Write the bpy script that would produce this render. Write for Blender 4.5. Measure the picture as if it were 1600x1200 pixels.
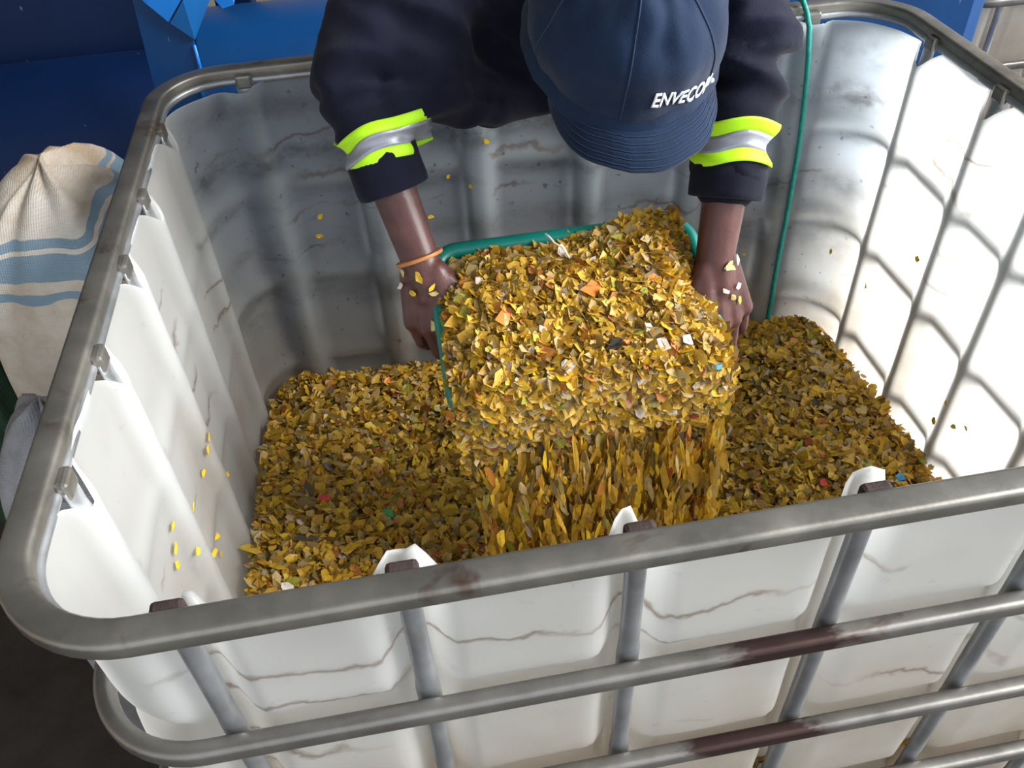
import bpy, bmesh, math, random
import numpy as np
from mathutils import Vector, Matrix, noise
from mathutils.bvhtree import BVHTree

random.seed(7)
rng = np.random.default_rng(7)
sc = bpy.context.scene
COL = sc.collection
for o in list(bpy.data.objects):
    bpy.data.objects.remove(o)

# ------------------------------------------------------------------ camera
YAW, PITCH, ROLL = 0.13128, 0.75107, -0.05807
cam = bpy.data.objects.new('camera', bpy.data.cameras.new('camera'))
COL.objects.link(cam)
cy, sy = math.cos(YAW), math.sin(YAW)
fwd = Vector((sy*math.cos(PITCH), cy*math.cos(PITCH), -math.sin(PITCH)))
rt = Vector((cy, -sy, 0)); up = rt.cross(fwd)
c_, s_ = math.cos(ROLL), math.sin(ROLL)
r2 = c_*rt + s_*up; u2 = -s_*rt + c_*up
m = Matrix((r2, u2, -fwd)).transposed().to_4x4()
m.translation = (0.33794, -0.37513, 1.66462)
cam.matrix_world = m
cam.data.sensor_width = 36.0
cam.data.lens = 30.324
cam.data.clip_start = 0.02
sc.camera = cam

# ------------------------------------------------------------------ world, sun, exposure
w = bpy.data.worlds.new('overcast_sky'); sc.world = w; w.use_nodes = True
bg = w.node_tree.nodes['Background']
bg.inputs[0].default_value = (0.86, 0.93, 1.0, 1); bg.inputs[1].default_value = 1.15
sd = bpy.data.lights.new('daylight', 'SUN'); sd.energy = 9.8; sd.angle = math.radians(46); sd.color = (1.0, 0.98, 0.94)
sun = bpy.data.objects.new('daylight', sd); COL.objects.link(sun)
sun.rotation_euler = Vector((-0.82, 0.18, -0.43)).to_track_quat('-Z', 'Y').to_euler()
vs = sc.view_settings
vs.view_transform = 'Standard'; vs.look = 'None'; vs.gamma = 1.0; vs.use_curve_mapping = False
vs.exposure = 0.03

H = 1.12          # rim height of the container

# ------------------------------------------------------------------ material helpers
class NT:
    def __init__(s, name):
        s.m = bpy.data.materials.new(name); s.m.use_nodes = True
        s.t = s.m.node_tree; s.n = s.t.nodes; s.b = s.n['Principled BSDF']; s.out = s.n['Material Output']
    def add(s, typ, ins=None, **kw):
        nd = s.n.new(typ)
        for k, v in kw.items(): setattr(nd, k, v)
        for k, v in (ins or {}).items(): s.set(nd.inputs[k], v)
        return nd
    def set(s, sock, v):
        if hasattr(v, 'is_output') or isinstance(v, bpy.types.NodeSocket): s.t.links.new(v, sock)
        elif hasattr(v, 'outputs'): s.t.links.new(v.outputs[0], sock)
        else: sock.default_value = v
    def math(s, op, a, b=0.0, clamp=False):
        nd = s.add('ShaderNodeMath', {0: a, 1: b}, operation=op); nd.use_clamp = clamp; return nd.outputs[0]
    def mix(s, f, a, b):
        nd = s.add('ShaderNodeMix', data_type='RGBA')
        s.set(nd.inputs[0], f); s.set(nd.inputs[6], a); s.set(nd.inputs[7], b); return nd.outputs[2]
    def noise(s, scale, detail=4, rough=0.55, vec=None, dist=0.0):
        nd = s.add('ShaderNodeTexNoise', {'Scale': scale, 'Detail': detail, 'Roughness': rough, 'Distortion': dist})
        if vec is not None: s.set(nd.inputs['Vector'], vec)
        return nd.outputs[0]
    def ramp(s, f, stops, interp='LINEAR'):
        nd = s.add('ShaderNodeValToRGB', {0: f}); cr = nd.color_ramp; cr.interpolation = interp
        while len(cr.elements) > 1: cr.elements.remove(cr.elements[-1])
        for i, (p, c) in enumerate(stops):
            e = cr.elements[0] if i == 0 else cr.elements.new(p)
            e.position = p; e.color = c if len(c) == 4 else (*c, 1)
        return nd.outputs[0]
    def obj(s): return s.add('ShaderNodeTexCoord').outputs['Object']
    def scaled(s, v, sc_):
        nd = s.add('ShaderNodeMapping'); s.set(nd.inputs['Vector'], v); nd.inputs['Scale'].default_value = sc_; return nd.outputs[0]
    def bump(s, h, strength=0.3, dist=0.01):
        nd = s.add('ShaderNodeBump', {'Height': h, 'Strength': strength, 'Distance': dist}); s.set(s.b.inputs['Normal'], nd.outputs[0])
        return nd.outputs[0]
    def P(s, **kw):
        names = {'color': 'Base Color', 'rough': 'Roughness', 'metal': 'Metallic', 'spec': 'Specular IOR Level', 'sheen': 'Sheen Weight', 'coat': 'Coat Weight'}
        for k, v in kw.items():
            if k == 'color' and isinstance(v, tuple) and len(v) == 3: v = (*v, 1)
            s.set(s.b.inputs[names[k]], v)
        return s

def simple(name, color, rough=0.6, var=0.25, scale=12, bump=0.1, bscale=60, metal=0.0, spec=0.5, sheen=0.0, bdist=0.004):
    t = NT(name); v = t.obj()
    nz = t.noise(scale, 5, 0.6, v)
    lo = tuple(c*(1-var) for c in color); hi = tuple(min(1, c*(1+var)) for c in color)
    t.P(color=t.ramp(nz, [(0.3, lo), (0.7, hi)]), rough=rough, metal=metal, spec=spec, sheen=sheen)
    if bump: t.bump(t.noise(bscale, 4, 0.6, v), bump, bdist)
    return t.m

M = {}
# translucent milky plastic of the tank, with dirt in its creases
def tank_mat():
    t = NT('milky_polyethylene'); v = t.obj()
    sep = t.add('ShaderNodeSeparateXYZ'); t.set(sep.inputs[0], v); z = sep.outputs[2]; y = sep.outputs[1]; x = sep.outputs[0]
    wob = t.noise(5.0, 5, 0.6, v); brk = t.noise(4.0, 3, 0.5, t.scaled(v, (1, 1, 0.6)))
    zz = t.math('ADD', z, t.math('MULTIPLY', t.math('SUBTRACT', wob, 0.5), 0.16))
    total = None
    for z0, wd in ((1.01, 0.0022), (0.945, 0.0028), (0.865, 0.002), (0.80, 0.002)):
        d = t.math('ABSOLUTE', t.math('SUBTRACT', zz, z0))
        ln = t.math('SUBTRACT', 1.0, t.math('DIVIDE', d, wd*2.5), True)
        total = ln if total is None else t.math('MAXIMUM', total, ln)
    gate = t.ramp(brk, [(0.50, (0, 0, 0)), (0.57, (1, 1, 1))])
    line = t.math('MULTIPLY', total, gate)
    # broad grime smudges on the far wall
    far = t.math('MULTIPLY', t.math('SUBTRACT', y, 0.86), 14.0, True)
    sm = None
    for z0, wd, a in ((0.985, 0.022, 0.9), (0.90, 0.013, 0.7), (1.06, 0.03, 0.45), (0.80, 0.03, 0.45), (0.70, 0.05, 0.5)):
        d = t.math('DIVIDE', t.math('SUBTRACT', t.math('ADD', z, t.math('MULTIPLY', t.math('SUBTRACT', wob, 0.5), 0.05)), z0), wd)
        g = t.math('MULTIPLY', t.math('POWER', 2.718, t.math('MULTIPLY', t.math('MULTIPLY', d, d), -1.0)), a)
        sm = g if sm is None else t.math('MAXIMUM', sm, g)
    blot = t.ramp(t.noise(9, 6, 0.7, t.scaled(v, (0.8, 1, 1.4))), [(0.42, (0, 0, 0)), (0.66, (1, 1, 1))])
    smudge = t.math('MULTIPLY', t.math('MULTIPLY', sm, blot), far)
    far_shade = t.math('MULTIPLY', far, 0.42)  # blue-grey shade of the far wall, put into the plastic colour
    spots = t.math('MULTIPLY', t.ramp(t.noise(60, 3, 0.6, v), [(0.66, (0, 0, 0)), (0.72, (1, 1, 1))]), t.math('ADD', t.math('MULTIPLY', far, 0.5), 0.08))
    # brown tide mark towards the flakes
    low = t.math('MULTIPLY', t.math('SUBTRACT', 0.92, t.math('ADD', z, t.math('MULTIPLY', t.math('SUBTRACT', wob, 0.5), 0.35))), 2.6, True)
    inside = t.math('MULTIPLY', low, t.ramp(t.noise(3.5, 5, 0.65, v), [(0.35, (0.25, 0.25, 0.25)), (0.7, (1, 1, 1))]))
    base = (0.90, 0.91, 0.91, 1)
    c = t.mix(far_shade, base, (0.44, 0.53, 0.62, 1))
    c = t.mix(t.math('MULTIPLY', inside, 0.72), c, (0.55, 0.45, 0.33, 1))
    c = t.mix(t.math('MULTIPLY', line, 0.6), c, (0.30, 0.21, 0.14, 1))
    c = t.mix(t.math('MULTIPLY', smudge, 0.85), c, (0.12, 0.11, 0.10, 1))
    c = t.mix(spots, c, (0.12, 0.11, 0.09, 1))
    t.P(color=c, rough=0.45, spec=0.35)
    t.bump(t.noise(25, 4, 0.6, v), 0.15, 0.006)
    tr = t.add('ShaderNodeBsdfTranslucent'); t.set(tr.inputs[0], c)
    mx = t.add('ShaderNodeMixShader'); mx.inputs[0].default_value = 0.84
    t.t.links.new(t.b.outputs[0], mx.inputs[1]); t.t.links.new(tr.outputs[0], mx.inputs[2])
    t.t.links.new(mx.outputs[0], t.out.inputs['Surface'])
    return t.m
M['tank'] = tank_mat()

def galv(name, rust, tint=(0.27, 0.26, 0.245), stain=False):
    t = NT(name); v = t.obj()
    n1 = t.noise(14, 6, 0.65, v); n2 = t.noise(6, 5, 0.7, t.scaled(v, (1, 1, 1)), 0.6)
    c = t.ramp(n1, [(0.3, tuple(k*0.62 for k in tint)), (0.7, tint)])
    c = t.mix(t.ramp(n2, [(rust, (0, 0, 0)), (rust+0.1, (1, 1, 1))]), c, (0.10, 0.055, 0.04, 1))
    if stain:      # long rusty stretches on the near side of two rails
        sep = t.add('ShaderNodeSeparateXYZ'); t.set(sep.inputs[0], v)
        xx = t.math('ADD', sep.outputs[0], t.math('MULTIPLY', t.math('SUBTRACT', t.noise(22, 5, 0.7, t.scaled(v, (0.35, 1, 2.5))), 0.5), 0.16))
        g = t.math('MULTIPLY', t.math('SUBTRACT', 0.075, t.math('ABSOLUTE', t.math('SUBTRACT', xx, 0.63))), 40.0, True)
        g = t.math('MULTIPLY', g, t.math('LESS_THAN', sep.outputs[1], 0.05)); g = t.math('MULTIPLY', g, t.math('GREATER_THAN', sep.outputs[2], 0.65))
        c = t.mix(t.math('MULTIPLY', g, 0.92), c, (0.045, 0.020, 0.018, 1))
    t.P(color=c, rough=t.ramp(n1, [(0.2, (0.28,)*3), (0.8, (0.5,)*3)]), metal=0.75)
    t.bump(n1, 0.25, 0.002)
    return t.m
M['galv'] = galv('galvanised_steel', 0.62, stain=True)
M['galv_top'] = galv('grimy_rail_steel', 0.57, (0.27, 0.26, 0.235))
M['galv_bright'] = galv('bright_galvanised_tube', 0.72, (0.42, 0.44, 0.465))
M['rustpaint'] = simple('rust_patch', (0.03, 0.016, 0.015), 0.8, 0.4, 40, 0.3, 120)
M['pallet'] = simple('pallet_wood', (0.25, 0.18, 0.11), 0.85, 0.3, 20, 0.3, 60)
M['floor'] = simple('dirty_concrete', (0.045, 0.036, 0.029), 0.9, 0.45, 6, 0.4, 40)
M['wallgrey'] = simple('dusty_wall_paint', (0.30, 0.25, 0.20), 0.9, 0.2, 3, 0.1)
M['roof'] = simple('corrugated_sheet', (0.35, 0.36, 0.36), 0.6, 0.15, 4, 0.05)

def blue_mat(name, col, rough=0.35, spec=0.5):
    t = NT(name); v = t.obj()
    n = t.noise(4, 5, 0.6, v); sp = t.noise(45, 4, 0.7, t.scaled(v, (1, 1, 0.35)))
    c = t.ramp(n, [(0.3, tuple(k*0.75 for k in col)), (0.7, col)])
    c = t.mix(t.ramp(sp, [(0.70, (0, 0, 0)), (0.74, (0.45,)*3)]), c, (0.25, 0.33, 0.45, 1))
    t.P(color=c, rough=rough, spec=spec); t.bump(n, 0.1, 0.01)
    return t.m
M['blue'] = blue_mat('blue_machine_paint', (0.003, 0.055, 0.20))
M['blue_dark'] = blue_mat('deep_shade_blue_paint', (0.001, 0.010, 0.048), 0.5, 0.18)  # deep blue, with shade of the recess above the trough put in
M['blue_bright'] = blue_mat('lit_blue_paint', (0.003, 0.20, 0.72), 0.4)  # bracket blue with the light on its bright face put in
M['blue_mid'] = blue_mat('shaded_blue_paint', (0.003, 0.10, 0.33), 0.4)  # bracket side turned from the light, its shade put into the blue
M['steel'] = simple('dull_bolt_steel', (0.22, 0.22, 0.22), 0.45, 0.2, 30, 0.1, 80, 0.8)

def cloth(name, col, var=0.35, rough=0.9, sheen=0.25):
    t = NT(name); v = t.obj()
    n = t.noise(9, 5, 0.65, v); wv = t.noise(700, 2, 0.5, v)
    t.P(color=t.ramp(n, [(0.3, tuple(k*(1-var) for k in col)), (0.7, tuple(k*(1+var) for k in col))]), rough=rough, sheen=sheen, spec=0.2)
    t.bump(t.math('ADD', t.math('MULTIPLY', wv, 0.4), t.noise(60, 4, 0.6, v)), 0.25, 0.003)
    return t.m
M['navy'] = cloth('navy_drill_cloth', (0.0055, 0.0065, 0.018), 0.35, 0.9, 0.05)
M['capcloth'] = cloth('blue_cap_cloth', (0.0055, 0.0165, 0.046), 0.3, 0.85, 0.10)
M['capstitch'] = simple('blue_stitching', (0.016, 0.032, 0.072), 0.9, 0.2, 60, 0)
M['hivis'] = simple('fluorescent_yellow_tape', (0.50, 0.95, 0.01), 0.6, 0.06, 20, 0.05)
M['silver'] = simple('silver_reflective_tape', (0.30, 0.31, 0.37), 0.35, 0.1, 40, 0.1, 200, 0.3)
M['print'] = simple('white_print', (0.78, 0.82, 0.86), 0.7, 0.12, 200, 0)
t = NT('dark_brown_skin'); v = t.obj(); n = t.noise(30, 5, 0.6, v)
t.P(color=t.ramp(n, [(0.3, (0.066, 0.023, 0.020)), (0.7, (0.122, 0.045, 0.040))]), rough=0.36, spec=0.5)
t.b.inputs['Subsurface Weight'].default_value = 0.0
t.bump(t.noise(220, 4, 0.6, v), 0.2, 0.002); M['skin'] = t.m
M['hair'] = simple('black_hair', (0.006, 0.005, 0.005), 0.7, 0.3, 200, 0.5, 300)
M['eye'] = simple('eye_white', (0.6, 0.56, 0.5), 0.2, 0.05, 20, 0)
M['boot'] = simple('black_rubber_boot', (0.012, 0.012, 0.013), 0.4, 0.2, 30, 0.1)
M['teal'] = simple('teal_basket_plastic', (0.005, 0.19, 0.155), 0.35, 0.22, 14, 0.1, 40)
M['rope'] = simple('teal_rope', (0.004, 0.30, 0.25), 0.6, 0.2, 90, 0.4, 300)
M['band'] = simple('orange_brown_bangle', (0.50, 0.20, 0.06), 0.4, 0.2, 60, 0)
M['thread'] = simple('pale_string', (0.7, 0.66, 0.6), 0.6, 0.1, 60, 0)

def flake_mat(name, stops, trans=0.25):
    t = NT(name)
    r = t.add('ShaderNodeNewGeometry').outputs['Random Per Island']
    c = t.ramp(r, stops, 'CONSTANT')
    n = t.noise(160, 3, 0.6, t.obj())
    c = t.mix(t.ramp(n, [(0.35, (0.0,)*3), (0.75, (0.38,)*3)]), c, (0.20, 0.12, 0.03, 1))
    t.P(color=c, rough=0.42, spec=0.45)
    tr = t.add('ShaderNodeBsdfTranslucent'); t.set(tr.inputs[0], c)
    mx = t.add('ShaderNodeMixShader'); mx.inputs[0].default_value = trans
    t.t.links.new(t.b.outputs[0], mx.inputs[1]); t.t.links.new(tr.outputs[0], mx.inputs[2]); t.t.links.new(mx.outputs[0], t.out.inputs['Surface'])
    return t.m
ST = [(0.0, (0.680, 0.395, 0.035)), (0.16, (0.740, 0.470, 0.050)), (0.30, (0.540, 0.310, 0.035)), (0.42, (0.820, 0.536, 0.030)), (0.52, (0.300, 0.188, 0.040)),
      (0.60, (0.500, 0.357, 0.130)), (0.70, (0.660, 0.395, 0.020)), (0.79, (0.220, 0.150, 0.035)), (0.86, (0.580, 0.432, 0.200)), (0.915, (0.560, 0.207, 0.040)),
      (0.945, (0.400, 0.395, 0.050)), (0.965, (0.620, 0.526, 0.460)), (0.982, (0.350, 0.066, 0.030)), (0.991, (0.100, 0.094, 0.090))]
M['flakes'] = flake_mat('yellow_plastic_flakes', ST)
M['flakebase'] = simple('packed_flakes', (0.16, 0.105, 0.022), 0.8, 0.5, 90, 0.6, 120)
def plain_flake(nm, c): return simple(nm, c, 0.4, 0.15, 60, 0)
FM = {'yellow': plain_flake('yellow_flake', (0.72, 0.46, 0.02)), 'white': plain_flake('white_flake', (0.80, 0.72, 0.64)), 'orange': plain_flake('orange_flake', (0.72, 0.20, 0.03)),
      'blue': plain_flake('blue_flake', (0.02, 0.30, 0.62)), 'red': plain_flake('red_flake', (0.60, 0.03, 0.03)), 'green': plain_flake('green_flake', (0.02, 0.30, 0.07)),
      'dark': plain_flake('dark_flake', (0.04, 0.035, 0.03)), 'pale': plain_flake('pale_yellow_flake', (0.62, 0.52, 0.22))}

# ------------------------------------------------------------------ mesh helpers
def link(name, me, mat=None, parent=None, smooth=False):
    o = bpy.data.objects.new(name, me); COL.objects.link(o)
    if mat is not None and not me.materials: me.materials.append(mat)
    if parent is not None: o.parent = parent
    if smooth: me.polygons.foreach_set('use_smooth', [True]*len(me.polygons))
    return o
def mesh(name, verts, faces, mat, parent=None, smooth=False):
    me = bpy.data.meshes.new(name); me.from_pydata([tuple(v) for v in verts], [], faces); me.update()
    return link(name, me, mat, parent, smooth)
def empty(name, loc=(0, 0, 0)):
    o = bpy.data.objects.new(name, None); COL.objects.link(o); o.location = loc; o.empty_display_size = 0.1; return o
def tag(o, label, cat, group=None):
    o['label'] = label; o['category'] = cat
    if group: o['group'] = group
    return o
def struct(o): o['kind'] = 'structure'; return o

def frames(pts, closed=False):
    P = [Vector(p) for p in pts]; n = len(P); T = []
    for i in range(n):
        a = P[i-1] if (i > 0 or closed) else P[i]; b = P[(i+1) % n] if (i < n-1 or closed) else P[i]
        T.append((b-a).normalized())
    up_ = Vector((0, 0, 1)) if abs(T[0].z) < 0.9 else Vector((1, 0, 0))
    N = (up_ - T[0]*up_.dot(T[0])).normalized(); out = []
    for i in range(n):
        N = (N - T[i]*N.dot(T[i])).normalized(); out.append((P[i], N.copy(), T[i].cross(N)))
    return out
def tube_geo(pts, prof, closed=False, caps=True, scale=None):
    """prof: list of (a,b) offsets along normal and binormal"""
    fr = frames(pts, closed); k = len(prof); V = []; F = []
    for i, (p, n, b) in enumerate(fr):
        s = scale[i] if scale else 1.0
        for a, c in prof: V.append(p + n*a*s + b*c*s)
    m_ = len(fr)
    for i in range(m_ if closed else m_-1):
        j = (i+1) % m_
        for q in range(k):
            r = (q+1) % k; F.append((i*k+q, j*k+q, j*k+r, i*k+r))
    if caps and not closed:
        F.append(tuple(range(k))); F.append(tuple((m_-1)*k+q for q in reversed(range(k))))
    return V, F
def circ(r, n=12, sq=1.0): return [(r*math.cos(2*math.pi*i/n), sq*r*math.sin(2*math.pi*i/n)) for i in range(n)]
def rrect(a, b, r, n=3):
    out = []
    for qx, qy, s in ((1, 1, 0), (-1, 1, 1), (-1, -1, 2), (1, -1, 3)):
        for i in range(n+1):
            an = math.pi/2*(s + i/n); out.append((qx*(a-r)+r*math.cos(an), qy*(b-r)+r*math.sin(an)))
    return out
def box_geo(c, s, rot=None):
    V = [Vector((x*s[0]/2, y*s[1]/2, z*s[2]/2)) for x in (-1, 1) for y in (-1, 1) for z in (-1, 1)]
    if rot is not None: V = [rot @ q for q in V]
    return [q+Vector(c) for q in V], [(0, 1, 3, 2), (4, 6, 7, 5), (0, 4, 5, 1), (2, 3, 7, 6), (0, 2, 6, 4), (1, 5, 7, 3)]
def box(name, c, s, mat, parent=None, bev=0.004, rot=None):
    V, F = box_geo(c, s, rot); o = mesh(name, V, F, mat, parent)
    if bev:
        b = o.modifiers.new('bevel', 'BEVEL'); b.width = bev; b.segments = 2
    return o
def rounded_loop(x0, x1, y0, y1, r, z, n=10, step=None):
    pts = []
    for cx, cy_, a0 in ((x1-r, y1-r, 0), (x0+r, y1-r, 90), (x0+r, y0+r, 180), (x1-r, y0+r, 270)):
        for i in range(n+1):
            a = math.radians(a0 + 90*i/n); pts.append((cx+r*math.cos(a), cy_+r*math.sin(a), z))
    return pts
class Cap:
    """collects tapered capsules and ellipsoids, welds them into one continuous skin by voxel remeshing"""
    def __init__(s): s.V = []; s.F = []
    def put(s, V, F):
        k = len(s.V); s.V += [tuple(v) for v in V]; s.F += [tuple(i+k for i in f) for f in F]
    def cap(s, a, b, ra, rb, nseg=16, fl=None):
        a = Vector(a); b = Vector(b); T = (b-a); L = T.length; T.normalize()
        N = T.orthogonal().normalized(); B = T.cross(N); V = []; F = []
        rings = [(-ra*math.cos(t_), ra*math.sin(t_), 0) for t_ in (0.25, 0.7, 1.15, math.pi/2)] + [(rb*math.cos(t_), rb*math.sin(t_), 1) for t_ in (math.pi/2, 1.15, 0.7, 0.25)]
        for off, rr, e in rings:
            c = (b if e else a) + T*off
            for i in range(nseg):
                an = 2*math.pi*i/nseg; V.append(c + (N*math.cos(an)+B*math.sin(an))*rr)
        for i in range(len(rings)-1):
            for q in range(nseg):
                r = (q+1) % nseg; F.append((i*nseg+q, i*nseg+r, (i+1)*nseg+r, (i+1)*nseg+q))
        F.append(tuple(reversed(range(nseg)))); k = (len(rings)-1)*nseg; F.append(tuple(k+q for q in range(nseg)))
        s.put(V, F)
    def chain(s, pts, rs):
        for i in range(len(pts)-1): s.cap(pts[i], pts[i+1], rs[i], rs[i+1])
    def ell(s, c, axes, nu=24, nv=14):
        """axes: three vectors (half extents)"""
        c = Vector(c); A = [Vector(q) for q in axes]; V = []; F = []
        for j in range(1, nv):
            ph = math.pi*j/nv
            for i in range(nu):
                th = 2*math.pi*i/nu
                V.append(c + A[0]*math.sin(ph)*math.cos(th) + A[1]*math.sin(ph)*math.sin(th) + A[2]*math.cos(ph))
        V += [c+A[2], c-A[2]]; t0 = len(V)-2
        for j in range(nv-2):
            for i in range(nu):
                k = (i+1) % nu; F.append((j*nu+i, (j+1)*nu+i, (j+1)*nu+k, j*nu+k))
        for i in range(nu):
            k = (i+1) % nu; F.append((t0, i, k)); F.append((t0+1, (nv-2)*nu+k, (nv-2)*nu+i))
        s.put(V, F)
    def build(s, name, voxel, smooth_it, mat, parent=None):
        me = bpy.data.meshes.new(name); me.from_pydata(s.V, [], s.F); me.update()
        tmp = bpy.data.objects.new(name, me); COL.objects.link(tmp)
        r = tmp.modifiers.new('remesh', 'REMESH'); r.mode = 'VOXEL'; r.voxel_size = voxel
        if smooth_it:
            sm = tmp.modifiers.new('smooth', 'SMOOTH'); sm.factor = 0.5; sm.iterations = smooth_it
        dg = bpy.context.evaluated_depsgraph_get()
        res = bpy.data.meshes.new_from_object(tmp.evaluated_get(dg))
        bpy.data.objects.remove(tmp); bpy.data.meshes.remove(me); res.name = name
        res.materials.clear()
        return link(name, res, mat, parent, True)
def bvh_of(me):
    return BVHTree.FromPolygons([v.co.copy() for v in me.vertices], [tuple(p.vertices) for p in me.polygons])
def fbm(p, oct=3, lac=2.1):
    s = 0; a = 1; q = Vector(p)
    for _ in range(oct): s += a*noise.noise(q); q = q*lac; a *= 0.5
    return s

# ------------------------------------------------------------------ setting
def plane_struct(name, V, F, mat): return struct(mesh(name, V, F, mat))
struct(box('floor', (0.6, 1.0, -0.05), (9, 9, 0.1), M['floor'], bev=0))
struct(box('added_ceiling', (-0.6, 1.4, 3.5), (5.6, 5.2, 0.08), M['roof'], bev=0))  # unseen roof slab, added to cut sky light from above
struct(box('wall_back', (0.6, 3.6, 1.9), (9, 0.12, 3.8), M['wallgrey'], bev=0))
struct(box('wall_left', (-2.9, 1.0, 1.9), (0.12, 5.2, 3.8), M['wallgrey'], bev=0))

# ------------------------------------------------------------------ bulk container
BX = (0.125, 0.298, 0.483, 0.677, 0.87, 1.055)
BY = (0.172, 0.339, 0.50, 0.650, 0.835)
RZ = (0.93, 0.74, 0.55, 0.36, 0.20)
X0, X1, Y0, Y1 = 0.0, 1.2, 0.0, 1.0
INS = 0.042       # wall plane lies this far inside the cage plane
def bulge1(t, bars, lo, hi):
    d = min(abs(t-b) for b in bars)
    q = max(0.0, min(1.0, (d-0.006)/0.030)); return q*q*(3-2*q)
FRONT_TOP = [(0.0, 1.095), (0.095, 1.10), (0.103, 1.122), (0.112, 1.075), (0.13, 1.108), (0.16, 1.112), (0.2, 1.09), (0.262, 1.098), (0.272, 1.112), (0.291, 1.120), (0.296, 1.114), (0.304, 1.114), (0.309, 1.122), (0.324, 1.122), (0.342, 1.110), (0.36, 1.092), (0.43, 1.093), (0.450, 1.110), (0.470, 1.119), (0.487, 1.123), (0.492, 1.082), (0.51, 1.080), (0.53, 1.093), (0.64, 1.092), (0.658, 1.110), (0.675, 1.120), (0.694, 1.125), (0.698, 1.08), (0.725, 1.085), (0.76, 1.095), (1.2, 1.095)]
def lerp_tab(tab, x):
    if x <= tab[0][0]: return tab[0][1]
    for (a, p), (b, q) in zip(tab[:-1], tab[1:]):
        if a <= x <= b: return p + (q-p)*(x-a)/(b-a)
    return tab[-1][1]
def tank_mesh():
    ring = []   # (x, y, nx, ny, bulge, ztop)
    st = 0.0075
    xa, xb, ya, yb = X0+INS, X1-INS, Y0+INS, Y1-INS
    def ztop_generic(t, bars, base):
        d = min(abs(t-b) for b in bars)
        return base - 0.034*math.exp(-(d/0.022)**2)
    def straight(p, q, n_, bars, axis, top):
        p = Vector(p); q = Vector(q); L = (q-p).length; k = int(L/st)
        for i in range(k):
            c = p.lerp(q, i/k); tt = c[axis]
            lo, hi = (X0, X1) if axis == 0 else (Y0, Y1)
            ring.append((c.x, c.y, n_[0], n_[1], bulge1(tt, bars, lo, hi), top(tt), 0.0 if axis == 0 else 0.009, 0.030 if axis == 0 else 0.017))
    def corner(cx, cy_, a0, za, zb, r=0.09):
        k = 22
        for i in range(k):
            a = math.radians(a0+90*i/k); px_ = cx+r*math.cos(a); py_ = cy_+r*math.sin(a)
            bb = bulge1(px_, BX, 0, 0) if abs(math.sin(a)) > 0.6 else bulge1(py_, BY, 0, 0)
            ring.append((px_, py_, math.cos(a), math.sin(a), bb, za+(zb-za)*i/k, 0.0, 0.028))
    r = 0.09; rf = 0.065
    straight((xa+rf, ya), (xb-r, ya), (0, -1), BX, 0, lambda t_: lerp_tab(FRONT_TOP, t_))
    corner(xb-r, ya+r, 270, 1.095, 1.10)
    straight((xb, ya+r), (xb, yb-r), (1, 0), BY, 1, lambda t_: ztop_generic(t_, BY, 1.108))
    corner(xb-r, yb-r, 0, 1.10, 1.102)
    straight((xb-r, yb), (xa+r, yb), (0, 1), BX, 0, lambda t_: 1.102 + 0.006*math.sin(t_*14))
    corner(xa+r, yb-r, 90, 1.102, 1.10)
    straight((xa, yb-r), (xa, ya+rf), (-1, 0), BY, 1, lambda t_: ztop_generic(t_, BY, 1.112))
    corner(xa+rf, ya+rf, 180, 1.105, 1.094, rf)
    n = len(ring); nz = 100; V = []; F = []; zb = 0.16
    for j in range(nz+1):
        for i, (x, y, nx, ny, bu, zt, b0, amp) in enumerate(ring):
            jit = 0.004*fbm((x*9, y*9, 3), 3)
            zt_ = zt + jit
            f = j/nz; z = zb + (zt_-zb)*(1-(1-f)**1.15)
            rail = max(math.exp(-((z-q)/0.020)**2) for q in RZ)
            lean = 0.0
            off = b0 + amp*bu*(1-0.45*rail) + 0.0035*(0.2+0.8*min(1, bu*1.3))*fbm((x*5, y*5, z*6), 3)
            if z > 1.02: off += 0.006*min(1, bu*1.3)*fbm((x*12, y*12, z*4), 2)*(z-1.02)/0.09
            V.append((x+nx*off, y+ny*off, z))
    for j in range(nz):
        for i in range(n):
            k = (i+1) % n; F.append((j*n+i, j*n+k, (j+1)*n+k, (j+1)*n+i))
    F.append(tuple(reversed(range(n))))
    me = bpy.data.meshes.new('plastic_tank'); me.from_pydata(V, [], F); me.update(); me.materials.append(M['tank'])
    me.polygons.foreach_set('use_smooth', [True]*len(me.polygons))
    return me
box_root = empty('bulk_container')
tag(box_root, 'large cut-open white plastic tote in a steel cage, full of yellow flakes', 'container')
tank = link('plastic_tank', tank_mesh(), None, box_root)
so = tank.modifiers.new('wall', 'SOLIDIFY'); so.thickness = 0.003; so.offset = 1
tank_bvh = bvh_of(tank.data)

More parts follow.
